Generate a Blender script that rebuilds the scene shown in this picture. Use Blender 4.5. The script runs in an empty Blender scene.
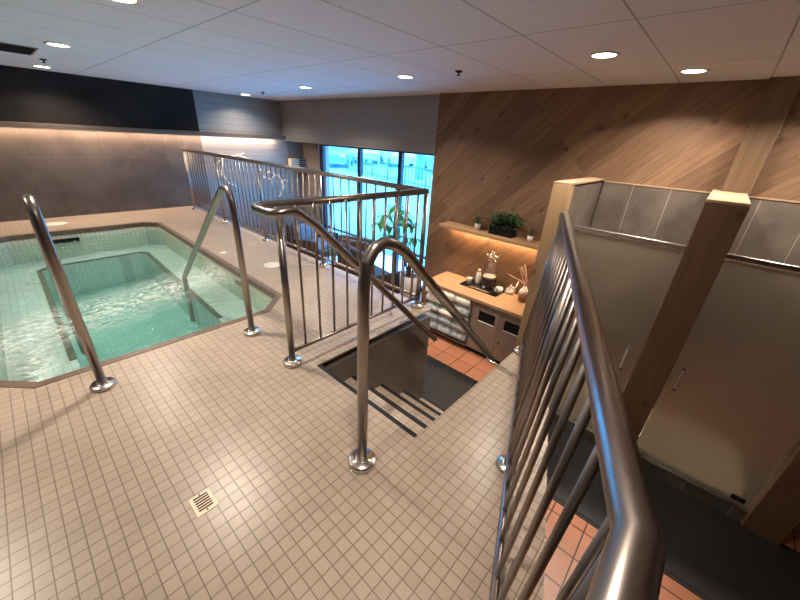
import bpy, bmesh, math, random
from mathutils import Vector, Matrix, geometry
random.seed(7)
SC = bpy.context.scene
COL = SC.collection
PI = math.pi

# ------------------------------------------------------------------ materials
def nt(name):
    m = bpy.data.materials.new(name); m.use_nodes = True
    t = m.node_tree; t.nodes.clear()
    o = t.nodes.new('ShaderNodeOutputMaterial')
    return m, t, o

def N(t, kind, **kw):
    n = t.nodes.new(kind)
    for k, v in kw.items():
        if k.startswith('i_'):
            n.inputs[k[2:].replace('_', ' ')].default_value = v
        else:
            setattr(n, k, v)
    return n

def L(t, a, b): t.links.new(a, b)

def col(c): return (c[0], c[1], c[2], 1.0)

def math_n(t, op, a, b=None, c=None):
    n = t.nodes.new('ShaderNodeMath'); n.operation = op
    for i, v in enumerate((a, b, c)):
        if v is None: continue
        if isinstance(v, (int, float)): n.inputs[i].default_value = v
        else: t.links.new(v, n.inputs[i])
    return n.outputs[0]

def plain(name, c, rough=.5, metal=0., var=.08, nscale=6., bump=0., spec=.5, emit=None, estr=0.):
    m, t, o = nt(name)
    b = N(t, 'ShaderNodeBsdfPrincipled'); L(t, b.outputs[0], o.inputs[0])
    b.inputs['Roughness'].default_value = rough; b.inputs['Metallic'].default_value = metal
    b.inputs['Specular IOR Level'].default_value = spec
    g = N(t, 'ShaderNodeNewGeometry')
    no = N(t, 'ShaderNodeTexNoise'); no.inputs['Scale'].default_value = nscale; no.inputs['Detail'].default_value = 4
    L(t, g.outputs['Position'], no.inputs['Vector'])
    r = N(t, 'ShaderNodeValToRGB')
    r.color_ramp.elements[0].position = .3; r.color_ramp.elements[1].position = .7
    r.color_ramp.elements[0].color = col([x * (1 - var) for x in c]); r.color_ramp.elements[1].color = col([min(1, x * (1 + var)) for x in c])
    L(t, no.outputs['Fac'], r.inputs[0]); L(t, r.outputs[0], b.inputs['Base Color'])
    if bump:
        bp = N(t, 'ShaderNodeBump'); bp.inputs['Strength'].default_value = bump; bp.inputs['Distance'].default_value = .01
        L(t, no.outputs['Fac'], bp.inputs['Height']); L(t, bp.outputs[0], b.inputs['Normal'])
    if emit:
        b.inputs['Emission Color'].default_value = col(emit); b.inputs['Emission Strength'].default_value = estr
    return m

def plane_uv(t, plane, off=(0, 0), rot=0.):
    """2-D coordinates in metres on a wall/floor plane from world position"""
    g = N(t, 'ShaderNodeNewGeometry'); s = N(t, 'ShaderNodeSeparateXYZ'); L(t, g.outputs['Position'], s.inputs[0])
    a, b = {'xy': (0, 1), 'yz': (1, 2), 'xz': (0, 2)}[plane]
    u = math_n(t, 'SUBTRACT', s.outputs[a], off[0]); v = math_n(t, 'SUBTRACT', s.outputs[b], off[1])
    if rot:
        c, sn = math.cos(rot), math.sin(rot)
        u2 = math_n(t, 'ADD', math_n(t, 'MULTIPLY', u, c), math_n(t, 'MULTIPLY', v, sn))
        v2 = math_n(t, 'SUBTRACT', math_n(t, 'MULTIPLY', v, c), math_n(t, 'MULTIPLY', u, sn))
        u, v = u2, v2
    cb = N(t, 'ShaderNodeCombineXYZ'); L(t, u, cb.inputs[0]); L(t, v, cb.inputs[1])
    return cb.outputs[0], g.outputs['Position']

def tiles(name, plane, w, h, c1, c2, grout, mortar=.003, off=(0, 0), rough=.4, bump=.4, stain=.25, sscale=1.3, stagger=0., spec=.5, rot=0., grain=None):
    m, t, o = nt(name)
    b = N(t, 'ShaderNodeBsdfPrincipled'); L(t, b.outputs[0], o.inputs[0])
    b.inputs['Roughness'].default_value = rough; b.inputs['Specular IOR Level'].default_value = spec
    uv, pos = plane_uv(t, plane, off, rot)
    k = N(t, 'ShaderNodeTexBrick'); k.offset = stagger; k.squash = 1
    k.inputs['Scale'].default_value = 1; k.inputs['Brick Width'].default_value = w; k.inputs['Row Height'].default_value = h
    k.inputs['Mortar Size'].default_value = mortar; k.inputs['Mortar Smooth'].default_value = .3; k.inputs['Bias'].default_value = 0
    k.inputs['Color1'].default_value = col(c1); k.inputs['Color2'].default_value = col(c2); k.inputs['Mortar'].default_value = col(grout)
    L(t, uv, k.inputs['Vector'])
    no = N(t, 'ShaderNodeTexNoise'); no.inputs['Scale'].default_value = sscale; no.inputs['Detail'].default_value = 6; no.inputs['Roughness'].default_value = .62
    if grain:
        mp = N(t, 'ShaderNodeMapping'); mp.inputs['Scale'].default_value = (grain[0], grain[1], 1); L(t, uv, mp.inputs[0]); L(t, mp.outputs[0], no.inputs['Vector'])
    else:
        L(t, pos, no.inputs['Vector'])
    r = N(t, 'ShaderNodeValToRGB'); r.color_ramp.elements[0].position = .3; r.color_ramp.elements[1].position = .7
    r.color_ramp.elements[0].color = (1 - stain,) * 3 + (1,); r.color_ramp.elements[1].color = (1 + stain * .6,) * 3 + (1,)
    L(t, no.outputs['Fac'], r.inputs[0])
    mx = N(t, 'ShaderNodeMix', data_type='RGBA', blend_type='MULTIPLY'); mx.inputs[0].default_value = 1
    L(t, k.outputs['Color'], mx.inputs[6]); L(t, r.outputs[0], mx.inputs[7])
    last = mx.outputs[2]
    if grain:   # knots
        n2 = N(t, 'ShaderNodeTexVoronoi', voronoi_dimensions='2D'); n2.inputs['Scale'].default_value = 1
        mp2 = N(t, 'ShaderNodeMapping'); mp2.inputs['Scale'].default_value = (1.5, 2.6, 1); L(t, uv, mp2.inputs[0]); L(t, mp2.outputs[0], n2.inputs['Vector'])
        r2 = N(t, 'ShaderNodeValToRGB'); r2.color_ramp.elements[0].position = .015; r2.color_ramp.elements[1].position = .075
        r2.color_ramp.elements[0].color = (.42, .36, .32, 1); r2.color_ramp.elements[1].color = (1, 1, 1, 1)
        L(t, n2.outputs['Distance'], r2.inputs[0])
        m3 = N(t, 'ShaderNodeMix', data_type='RGBA', blend_type='MULTIPLY'); m3.inputs[0].default_value = .9
        L(t, last, m3.inputs[6]); L(t, r2.outputs[0], m3.inputs[7]); last = m3.outputs[2]
    L(t, last, b.inputs['Base Color'])
    if bump:
        bp = N(t, 'ShaderNodeBump'); bp.invert = True; bp.inputs['Strength'].default_value = bump; bp.inputs['Distance'].default_value = .004
        L(t, k.outputs['Fac'], bp.inputs['Height']); L(t, bp.outputs[0], b.inputs['Normal'])
    return m

def wood(name, c, axis='z', rough=.5, k=.28, gs=22.):
    m, t, o = nt(name)
    b = N(t, 'ShaderNodeBsdfPrincipled'); L(t, b.outputs[0], o.inputs[0]); b.inputs['Roughness'].default_value = rough
    b.inputs['Specular IOR Level'].default_value = .35
    g = N(t, 'ShaderNodeNewGeometry'); mp = N(t, 'ShaderNodeMapping')
    s = {'x': (.06, 1, 1), 'y': (1, .06, 1), 'z': (1, 1, .06)}[axis]
    mp.inputs['Scale'].default_value = [v * gs for v in s]
    L(t, g.outputs['Position'], mp.inputs[0])
    no = N(t, 'ShaderNodeTexNoise'); no.inputs['Scale'].default_value = 1; no.inputs['Detail'].default_value = 6; no.inputs['Distortion'].default_value = .6
    L(t, mp.outputs[0], no.inputs['Vector'])
    r = N(t, 'ShaderNodeValToRGB'); r.color_ramp.elements[0].position = .28; r.color_ramp.elements[1].position = .72
    r.color_ramp.elements[0].color = col([x * (1 - k) for x in c]); r.color_ramp.elements[1].color = col([min(1, x * (1 + k * .6)) for x in c])
    L(t, no.outputs['Fac'], r.inputs[0])
    vo = N(t, 'ShaderNodeTexVoronoi'); mp2 = N(t, 'ShaderNodeMapping')
    mp2.inputs['Scale'].default_value = [4.2 if v == 1 else 2.6 for v in s]
    L(t, g.outputs['Position'], mp2.inputs[0]); L(t, mp2.outputs[0], vo.inputs['Vector']); vo.inputs['Scale'].default_value = 1
    r2 = N(t, 'ShaderNodeValToRGB'); r2.color_ramp.elements[0].position = .04; r2.color_ramp.elements[1].position = .13
    r2.color_ramp.elements[0].color = (.35, .3, .26, 1); r2.color_ramp.elements[1].color = (1, 1, 1, 1)
    L(t, vo.outputs['Distance'], r2.inputs[0])
    mx = N(t, 'ShaderNodeMix', data_type='RGBA', blend_type='MULTIPLY'); mx.inputs[0].default_value = .85
    L(t, r.outputs[0], mx.inputs[6]); L(t, r2.outputs[0], mx.inputs[7]); L(t, mx.outputs[2], b.inputs['Base Color'])
    return m

def emis(name, c, s):
    m, t, o = nt(name); e = N(t, 'ShaderNodeEmission'); e.inputs[0].default_value = col(c); e.inputs[1].default_value = s
    L(t, e.outputs[0], o.inputs[0]); return m

def glass(name, tint, gl=.08, rough=.02):
    m, t, o = nt(name)
    tr = N(t, 'ShaderNodeBsdfTransparent'); tr.inputs[0].default_value = col(tint)
    g = N(t, 'ShaderNodeBsdfGlossy'); g.inputs['Roughness'].default_value = rough
    f = N(t, 'ShaderNodeLayerWeight'); f.inputs[0].default_value = .5
    fa = math_n(t, 'ADD', math_n(t, 'MULTIPLY', math_n(t, 'POWER', f.outputs['Facing'], 5), .9), .02 + gl * .3)
    mx = N(t, 'ShaderNodeMixShader'); L(t, fa, mx.inputs[0]); L(t, tr.outputs[0], mx.inputs[1]); L(t, g.outputs[0], mx.inputs[2])
    L(t, mx.outputs[0], o.inputs[0]); return m

def steel(name, c=(.37, .325, .295), rough=.28):
    m, t, o = nt(name)
    b = N(t, 'ShaderNodeBsdfPrincipled'); L(t, b.outputs[0], o.inputs[0])
    b.inputs['Base Color'].default_value = col(c); b.inputs['Metallic'].default_value = 1; b.inputs['Roughness'].default_value = rough
    g = N(t, 'ShaderNodeNewGeometry'); no = N(t, 'ShaderNodeTexNoise'); no.inputs['Scale'].default_value = 5; no.inputs['Detail'].default_value = 1
    L(t, g.outputs['Position'], no.inputs['Vector'])
    mr = N(t, 'ShaderNodeMix', data_type='RGBA'); mr.inputs[6].default_value = col([x * .9 for x in c]); mr.inputs[7].default_value = col([min(1, x * 1.08) for x in c])
    L(t, no.outputs['Fac'], mr.inputs[0]); L(t, mr.outputs[2], b.inputs['Base Color'])
    return m

M = {}
M['deck'] = tiles('deck_mosaic', 'xy', .0495, .0543, (.355, .28, .213), (.39, .31, .24), (.185, .137, .10), .0024, (-.2243, 1.4290), rough=.33, bump=.5, stain=.16, sscale=1.6)
M['terra'] = tiles('terracotta', 'xy', .26, .26, (.58, .24, .13), (.50, .19, .10), (.06, .03, .02), .006, (2.36, 2.26), rough=.3, bump=.5, stain=.2)
M['dark_tile'] = tiles('charcoal_tile', 'xz', .62, .5, (.030, .024, .021), (.026, .021, .018), (.036, .03, .027), .0015, (2.82, .4), spec=.15, rough=.8, bump=.1, stain=.35, sscale=2.2)
M['brown_tile'] = tiles('stone_tile', 'xz', .31, .5, (.108, .086, .075), (.09, .072, .063), (.155, .13, .112), .0022, (2.82, .4), rough=.42, bump=.2, stain=.38, sscale=2.2, stagger=0)
M['siding_b'] = tiles('siding_back', 'xz', 9., .118, (.25, .245, .24), (.23, .225, .22), (.11, .105, .10), .003, (-1, 0), rough=.5, bump=.5, stain=.08)
M['siding_r'] = tiles('siding_right', 'yz', 99., .118, (.27, .25, .235), (.25, .235, .22), (.15, .14, .13), .003, (-20, .03), rough=.5, bump=.5, stain=.08)
M['planks'] = tiles('diagonal_planks', 'yz', 3.1, .155, (.225, .130, .076), (.14, .08, .047), (.07, .035, .02), .0018, (0.03, 0.02), rough=.5, bump=.35, stain=.28, sscale=1, stagger=.43, rot=-PI / 4, grain=(2.2, 26), spec=.3)
M['stair_tile_x'] = tiles('stairwell_tile_side', 'xz', .62, .31, (.125, .098, .082), (.11, .086, .072), (.055, .045, .04), .002, (1.1, 0), rough=.4, bump=.2, stain=.3, sscale=3)
M['stair_tile_y'] = tiles('stairwell_tile_face', 'yz', .62, .31, (.16, .125, .10), (.14, .11, .09), (.08, .06, .05), .002, (0, 0), rough=.4, bump=.2, stain=.3, sscale=3)
M['shower_y'] = tiles('shower_tile_back', 'yz', .33, .9, (.135, .110, .092), (.11, .09, .075), (.40, .35, .30), .0025, (.035, -1.35), rough=.4, bump=.2, stain=.4, sscale=3)
M['shower_x'] = tiles('shower_tile_side', 'xz', .33, .9, (.135, .110, .092), (.11, .09, .075), (.32, .28, .25), .0025, (0.2, -1.35), rough=.4, bump=.2, stain=.4, sscale=3)
M['ceil'] = tiles('ceiling_panels', 'xy', 1.225, .61, (.82, .81, .81), (.80, .79, .79), (.42, .40, .39), .006, (1.17, -.01), rough=.9, bump=.6, stain=.05, sscale=40)
M['pool_tile'] = tiles('pool_mosaic', 'xy', .054, .054, (.60, .60, .56), (.64, .64, .60), (.44, .44, .41), .003, rough=.4, bump=.2, stain=.08)
M['pool_wx'] = tiles('pool_mosaic_wall_x', 'xz', .054, .054, (.72, .70, .60), (.76, .73, .63), (.42, .40, .35), .003, rough=.4, bump=.2, stain=.1)
M['pool_wy'] = tiles('pool_mosaic_wall_y', 'yz', .054, .054, (.78, .72, .58), (.82, .76, .62), (.52, .48, .40), .003, rough=.4, bump=.2, stain=.1)
M['coping'] = plain('brown_coping', (.13, .088, .062), .4, var=.2, nscale=20)
M['stripe'] = plain('bench_edge_tile', (.12, .10, .07), .5, var=.2)
M['mat'] = tiles('black_mat', 'xy', .012, 5., (.014, .014, .013), (.017, .017, .016), (.006, .006, .006), .004, rough=.5, bump=.6, stain=.4, sscale=8)
M['mat_edge'] = plain('mat_edge', (.012, .012, .013), .7)
M['black'] = plain('black_plastic', (.008, .008, .008), .7, spec=.2)
M['nosing'] = plain('rubber_nosing', (.010, .010, .012), .6, spec=.3)
M['steel'] = steel('brushed_steel')
M['steel_dark'] = steel('steel_dull', (.31, .265, .235), .36)
M['chrome'] = steel('chrome', (.66, .62, .58), .24)
M['post'] = wood('pine_post', (.13, .08, .046), 'z', k=.25)
M['post_dark'] = wood('stained_post', (.135, .078, .043), 'z', k=.25)
M['cap'] = wood('light_pine_cap', (.34, .235, .15), 'x', k=.18)
M['partition_end'] = wood('light_pine_board', (.36, .24, .13), 'z', k=.15)
M['counter'] = wood('oak_counter', (.46, .285, .155), 'y', k=.15, gs=30)
M['shelf'] = wood('oak_shelf', (.42, .25, .13), 'y', k=.2, gs=30)
M['cab'] = wood('grey_oak_cabinet', (.26, .19, .14), 'z', k=.22, gs=40)
M['ledge'] = plain('ledge_wood', (.14, .10, .075), .5)
M['white'] = plain('white_ceramic', (.75, .72, .68), .3, var=.03)
M['pale_plastic'] = plain('cream_plastic', (.70, .58, .40), .45, var=.06)
M['window_frame'] = plain('window_frame', (.012, .016, .03), .4)
M['jamb'] = plain('painted_jamb', (.40, .46, .55), .5, var=.03)
M['column'] = plain('taupe_wall', (.25, .21, .18), .6, var=.05)
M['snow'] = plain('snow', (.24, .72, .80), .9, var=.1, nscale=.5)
M['towel_w'] = plain('cream_towel', (.90, .86, .70), .95, var=.12, nscale=30, bump=.6)
M['towel_g'] = plain('grey_towel', (.42, .46, .46), .95, var=.35, nscale=16, bump=.6)
M['leaf'] = plain('leaf_green', (.07, .24, .035), .45, var=.4, nscale=12)
M['leaf_d'] = plain('leaf_dark', (.018, .06, .015), .5, var=.4, nscale=25)
M['stem'] = plain('stem_brown', (.12, .07, .035), .7)
M['soil'] = plain('soil', (.015, .012, .01), .9)
M['vase'] = plain('terracotta_vase', (.27, .12, .07), .35, var=.2)
M['branch'] = plain('dried_branch', (.62, .40, .32), .8)
M['coffee'] = plain('dark_base', (.02, .012, .01), .2)
M['fabric_d'] = plain('dark_rattan', (.03, .022, .022), .8, var=.4, nscale=60, bump=.5)
M['fabric_g'] = plain('grey_cushion', (.13, .13, .16), .9, var=.1, nscale=20)
M['fabric_b'] = plain('brown_wood_seat', (.09, .05, .035), .6, var=.3, nscale=20)
M['pot'] = plain('grey_pot', (.42, .42, .43), .6, var=.1)
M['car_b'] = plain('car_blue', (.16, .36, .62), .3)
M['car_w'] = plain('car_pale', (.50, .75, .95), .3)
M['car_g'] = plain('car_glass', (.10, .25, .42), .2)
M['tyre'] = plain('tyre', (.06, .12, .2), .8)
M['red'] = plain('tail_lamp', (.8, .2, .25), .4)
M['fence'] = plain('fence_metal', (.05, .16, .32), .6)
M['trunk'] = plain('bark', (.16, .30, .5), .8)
M['clear'] = glass('clear_glass', (.84, .82, .80), .45, .25)
M['pane'] = glass('window_glass', (.62, .93, 1.0), .02)
M['cloth'] = plain('white_cloth', (.8, .74, .66), .9, var=.06)
M['drain'] = plain('drain_plastic', (.72, .60, .42), .4, var=.04)
M['lid'] = plain('lid_plastic', (.60, .55, .48), .45, var=.04)

def frosted():
    m, t, o = nt('frosted_glass')
    tl = N(t, 'ShaderNodeBsdfTranslucent'); tl.inputs[0].default_value = (.62, .58, .50, 1)
    d = N(t, 'ShaderNodeBsdfDiffuse'); d.inputs[0].default_value = (.30, .275, .235, 1)
    g = N(t, 'ShaderNodeBsdfGlossy'); g.inputs['Roughness'].default_value = .22; g.inputs[0].default_value = (.8, .78, .74, 1)
    rf = N(t, 'ShaderNodeBsdfRefraction'); rf.inputs[0].default_value = (.93, .88, .80, 1); rf.inputs['Roughness'].default_value = .34; rf.inputs['IOR'].default_value = 1.4
    m1 = N(t, 'ShaderNodeMixShader'); m1.inputs[0].default_value = .5; L(t, tl.outputs[0], m1.inputs[1]); L(t, d.outputs[0], m1.inputs[2])
    m3 = N(t, 'ShaderNodeMixShader'); m3.inputs[0].default_value = .72; L(t, m1.outputs[0], m3.inputs[1]); L(t, rf.outputs[0], m3.inputs[2])
    m2 = N(t, 'ShaderNodeMixShader'); m2.inputs[0].default_value = .15; L(t, m3.outputs[0], m2.inputs[1]); L(t, g.outputs[0], m2.inputs[2])
    L(t, m2.outputs[0], o.inputs[0]); return m
M['frost'] = frosted()

def water():
    m, t, o = nt('pool_water')
    tr = N(t, 'ShaderNodeBsdfTransparent'); tr.inputs[0].default_value = (.93, .99, .97, 1)
    g = N(t, 'ShaderNodeBsdfGlossy'); g.inputs['Roughness'].default_value = .06
    geo = N(t, 'ShaderNodeNewGeometry')
    mp = N(t, 'ShaderNodeMapping'); mp.inputs['Scale'].default_value = (3.0, 8., 1); L(t, geo.outputs['Position'], mp.inputs[0])
    mp.inputs['Rotation'].default_value = (0, 0, .35)
    no = N(t, 'ShaderNodeTexNoise'); no.inputs['Scale'].default_value = 1.1; no.inputs['Detail'].default_value = 5; no.inputs['Roughness'].default_value = .55; no.inputs['Distortion'].default_value = 1.2
    L(t, mp.outputs[0], no.inputs['Vector'])
    bp = N(t, 'ShaderNodeBump'); bp.inputs['Strength'].default_value = 1.; bp.inputs['Distance'].default_value = .14
    L(t, no.outputs['Fac'], bp.inputs['Height']); L(t, bp.outputs[0], g.inputs['Normal'])
    f = N(t, 'ShaderNodeLayerWeight'); f.inputs[0].default_value = .5; L(t, bp.outputs[0], f.inputs['Normal'])
    fa = math_n(t, 'ADD', math_n(t, 'MULTIPLY', math_n(t, 'POWER', f.outputs['Facing'], 5), .95), .03)
    mx = N(t, 'ShaderNodeMixShader'); L(t, fa, mx.inputs[0]); L(t, tr.outputs[0], mx.inputs[1]); L(t, g.outputs[0], mx.inputs[2])
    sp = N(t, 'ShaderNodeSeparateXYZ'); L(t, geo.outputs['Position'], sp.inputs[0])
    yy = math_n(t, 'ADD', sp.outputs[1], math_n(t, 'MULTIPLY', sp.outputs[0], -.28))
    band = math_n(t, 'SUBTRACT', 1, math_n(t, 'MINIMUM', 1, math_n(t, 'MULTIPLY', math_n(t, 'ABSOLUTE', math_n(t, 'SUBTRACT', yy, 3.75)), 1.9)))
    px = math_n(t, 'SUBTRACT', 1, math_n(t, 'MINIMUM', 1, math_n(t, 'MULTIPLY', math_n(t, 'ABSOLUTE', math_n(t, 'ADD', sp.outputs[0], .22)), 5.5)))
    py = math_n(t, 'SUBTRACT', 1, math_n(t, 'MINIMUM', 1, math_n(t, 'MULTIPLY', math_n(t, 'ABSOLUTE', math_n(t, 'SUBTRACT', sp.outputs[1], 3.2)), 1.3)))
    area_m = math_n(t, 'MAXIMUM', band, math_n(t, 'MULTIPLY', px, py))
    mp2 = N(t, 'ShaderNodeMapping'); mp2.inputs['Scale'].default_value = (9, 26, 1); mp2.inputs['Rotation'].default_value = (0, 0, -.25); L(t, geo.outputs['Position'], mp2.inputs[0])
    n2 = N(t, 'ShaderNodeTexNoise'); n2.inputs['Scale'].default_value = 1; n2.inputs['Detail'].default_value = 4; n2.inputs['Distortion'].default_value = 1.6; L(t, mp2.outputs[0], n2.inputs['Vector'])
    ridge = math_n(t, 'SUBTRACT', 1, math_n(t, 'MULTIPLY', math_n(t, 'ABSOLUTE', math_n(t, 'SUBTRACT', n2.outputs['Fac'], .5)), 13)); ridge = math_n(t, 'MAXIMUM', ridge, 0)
    painted_glints = math_n(t, 'MULTIPLY', math_n(t, 'MULTIPLY', ridge, area_m), .75)  # ripple reflections painted as white diffuse streaks inside the masked areas
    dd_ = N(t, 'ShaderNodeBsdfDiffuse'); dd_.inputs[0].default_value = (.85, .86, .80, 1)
    mf = N(t, 'ShaderNodeMixShader'); L(t, painted_glints, mf.inputs[0]); L(t, mx.outputs[0], mf.inputs[1]); L(t, dd_.outputs[0], mf.inputs[2])
    L(t, mf.outputs[0], o.inputs[0])
    va = N(t, 'ShaderNodeVolumeAbsorption'); va.inputs[0].default_value = (.02, .80, .80, 1); va.inputs['Density'].default_value = .42
    L(t, va.outputs[0], o.inputs['Volume'])
    return m
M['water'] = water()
M['handle'] = plain('satin_chrome', (.62, .6, .58), .35, metal=.6)
M['lamp'] = emis('lamp_glow', (1, .88, .70), 14)
M['led'] = emis('led_warm', (1, .62, .32), 9)
M['led2'] = emis('led_amber', (1, .58, .26), 7)

# ------------------------------------------------------------------ mesh helpers (world coordinates)
def bm_(): return bmesh.new()

def box(bm, a, b, bev=0., rot=0., piv=None):
    x0, y0, z0 = [min(a[i], b[i]) for i in range(3)]; x1, y1, z1 = [max(a[i], b[i]) for i in range(3)]
    t = bmesh.new(); bmesh.ops.create_cube(t, size=1)
    c = Vector(((x0 + x1) / 2, (y0 + y1) / 2, (z0 + z1) / 2))
    for v in t.verts: v.co = Vector((v.co.x * (x1 - x0), v.co.y * (y1 - y0), v.co.z * (z1 - z0))) + c
    if bev:
        bmesh.ops.bevel(t, geom=t.edges[:], offset=bev, segments=2, affect='EDGES', profile=.5)
    if rot:
        bmesh.ops.rotate(t, verts=t.verts[:], cent=Vector(piv) if piv else c, matrix=Matrix.Rotation(rot, 3, 'Z'))
    merge(bm, t); return bm

def merge(bm, t):
    me = bpy.data.meshes.new('tmp'); t.to_mesh(me); t.free(); bm.from_mesh(me); bpy.data.meshes.remove(me)

def poly_prism(bm, pts, z0, z1):
    vb = [bm.verts.new((p[0], p[1], z0)) for p in pts]; vt = [bm.verts.new((p[0], p[1], z1)) for p in pts]
    n = len(pts)
    for i in range(n): bm.faces.new((vb[i], vb[(i + 1) % n], vt[(i + 1) % n], vt[i]))
    tri = geometry.tessellate_polygon([[Vector((p[0], p[1], 0)) for p in pts]])
    for a, b, c in tri:
        bm.faces.new((vt[a], vt[b], vt[c])); bm.faces.new((vb[c], vb[b], vb[a]))
    bmesh.ops.recalc_face_normals(bm, faces=bm.faces[:]); return bm

def prism_hole(bm, outer, holes, z0, z1):
    loops = [outer] + holes
    flat = [p for l in loops for p in l]
    tri = geometry.tessellate_polygon([[Vector((p[0], p[1], 0)) for p in l] for l in loops])
    vt = [bm.verts.new((p[0], p[1], z1)) for p in flat]; vb = [bm.verts.new((p[0], p[1], z0)) for p in flat]
    for a, b, c in tri:
        try: bm.faces.new((vt[a], vt[b], vt[c])); bm.faces.new((vb[c], vb[b], vb[a]))
        except ValueError: pass
    o = 0
    for l in loops:
        n = len(l)
        for i in range(n):
            j = (i + 1) % n
            bm.faces.new((vb[o + i], vb[o + j], vt[o + j], vt[o + i]))
        o += n
    bmesh.ops.recalc_face_normals(bm, faces=bm.faces[:]); return bm

def fillet(pts, r, seg=6):
    pts = [Vector(p) for p in pts]; out = [pts[0]]
    for i in range(1, len(pts) - 1):
        rr = r[i - 1] if isinstance(r, (list, tuple)) else r
        p, a, b = pts[i], pts[i - 1], pts[i + 1]
        if rr <= 0: out.append(p); continue
        u = (a - p).normalized(); w = (b - p).normalized()
        ang = u.angle(w); d = min(rr / math.tan(ang / 2), (a - p).length * .49, (b - p).length * .49)
        q0, q1 = p + u * d, p + w * d
        for k in range(seg + 1):
            s = k / seg
            out.append((1 - s) ** 2 * q0 + 2 * s * (1 - s) * p + s * s * q1)
    out.append(pts[-1]); return out

def tube(bm, pts, r, seg=12, cap=True, taper=None):
    pts = [Vector(p) for p in pts]; n = len(pts)
    rings = []; T0 = (pts[1] - pts[0]).normalized()
    ref = Vector((0, 0, 1)) if abs(T0.z) < .9 else Vector((1, 0, 0))
    U = T0.cross(ref).normalized(); prev = T0
    for i in range(n):
        a = (pts[i] - pts[i - 1]).normalized() if i > 0 else None; b = (pts[i + 1] - pts[i]).normalized() if i < n - 1 else None
        T = (a + b).normalized() if a and b else (a or b)
        q = prev.rotation_difference(T); U = (q @ U); U = (U - T * U.dot(T)).normalized(); V = T.cross(U); prev = T
        k = 1.
        if a and b:
            c = max(.35, a.dot(T)); k = 1 / c
        B = None
        if a and b and a.angle(b) > .02: B = (b - a).normalized()
        rad = r * (taper[i] if taper else 1)
        ring = []
        for s in range(seg):
            an = 2 * PI * s / seg
            o = U * math.cos(an) * rad + V * math.sin(an) * rad
            if B is not None: o = o + B * o.dot(B) * (k - 1)
            ring.append(bm.verts.new(pts[i] + o))
        rings.append(ring)
    for i in range(n - 1):
        for s in range(seg):
            f = bm.faces.new((rings[i][s], rings[i][(s + 1) % seg], rings[i + 1][(s + 1) % seg], rings[i + 1][s])); f.smooth = True
    if cap:
        bm.faces.new(rings[0][::-1]); bm.faces.new(rings[-1])
    return bm

def lathe(bm, prof, c, seg=24, cap=True):
    rings = []
    for r, z in prof:
        rings.append([bm.verts.new((c[0] + r * math.cos(2 * PI * s / seg), c[1] + r * math.sin(2 * PI * s / seg), c[2] + z)) for s in range(seg)])
    for i in range(len(rings) - 1):
        for s in range(seg):
            f = bm.faces.new((rings[i][s], rings[i][(s + 1) % seg], rings[i + 1][(s + 1) % seg], rings[i + 1][s])); f.smooth = True
    if cap:
        bm.faces.new(rings[0][::-1]); bm.faces.new(rings[-1])
    return bm

def blob(bm, c, s, rot=0, sub=2, noise=0.):
    t = bmesh.new(); bmesh.ops.create_icosphere(t, subdivisions=sub, radius=1)
    for v in t.verts:
        k = 1 + random.uniform(-noise, noise)
        v.co = Vector((v.co.x * s[0] * k, v.co.y * s[1] * k, v.co.z * s[2] * k))
    bmesh.ops.rotate(t, verts=t.verts[:], cent=(0, 0, 0), matrix=Matrix.Rotation(rot, 3, 'Z'))
    bmesh.ops.translate(t, verts=t.verts[:], vec=Vector(c))
    for f in t.faces: f.smooth = True
    merge(bm, t); return bm

def leaf(bm, base, d, ln, w, droop=.3):
    d = Vector(d).normalized(); up = Vector((0, 0, 1)); s = d.cross(up)
    s = s.normalized() if s.length > .01 else Vector((1, 0, 0))
    base = Vector(base); rows = []
    for k in range(5):
        f = k / 4; ww = w * math.sin(PI * min(.97, f * .92 + .05)); p = base + d * ln * f - up * droop * ln * f * f
        rows.append((bm.verts.new(p + s * ww / 2 + up * ww * .15), bm.verts.new(p), bm.verts.new(p - s * ww / 2 + up * ww * .15)))
    for k in range(4):
        a, b = rows[k], rows[k + 1]
        for j in range(2):
            f = bm.faces.new((a[j], a[j + 1], b[j + 1], b[j])); f.smooth = True

def obj(name, bm, mat, parent=None, kind=None):
    me = bpy.data.meshes.new(name); bm.to_mesh(me); bm.free()
    mats = mat if isinstance(mat, (list, tuple)) else [mat]
    for m_ in mats: me.materials.append(m_)
    o = bpy.data.objects.new(name, me); COL.objects.link(o)
    if parent is not None:
        base = Vector(parent['_b']); me.transform(Matrix.Translation(-base)); o.parent = parent
        o['_b'] = list(base)
    else:
        # put the origin at the base centre
        xs = [v.co for v in me.vertices]
        lo = Vector((min(v.x for v in xs), min(v.y for v in xs), min(v.z for v in xs))); hi = Vector((max(v.x for v in xs), max(v.y for v in xs), max(v.z for v in xs)))
        b = Vector(((lo.x + hi.x) / 2, (lo.y + hi.y) / 2, lo.z)); me.transform(Matrix.Translation(-b)); o.location = b; o['_b'] = list(b)
    if kind: o['kind'] = kind
    return o

def tag(o, label, cat, group=None, kind=None):
    o['label'] = label; o['category'] = cat
    if group: o['group'] = group
    if kind: o['kind'] = kind
    return o

def thing(name, label, cat, loc, group=None):
    o = bpy.data.objects.new(name, None); COL.objects.link(o); o.location = loc; o['_b'] = list(loc); o.empty_display_size = .1
    return tag(o, label, cat, group)

def struct(name, bm, mat, label=None, cat=None, parent=None):
    o = obj(name, bm, mat, parent)
    if parent is None: o['kind'] = 'structure'
    if label: o['label'] = label
    if cat: o['category'] = cat
    return o

def copy_tree(o, dloc, label=None):
    def rec(s, par):
        c = s.copy(); COL.objects.link(c)
        if par is not None: c.parent = par
        for ch in s.children: rec(ch, c)
        return c
    r = rec(o, None); r.location = Vector(o.location) + Vector(dloc)
    if label: r['label'] = label
    return r

F = -1.35; CZ = 2.07; XW = 4.50; XB = 4.58; YB = 7.82
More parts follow.
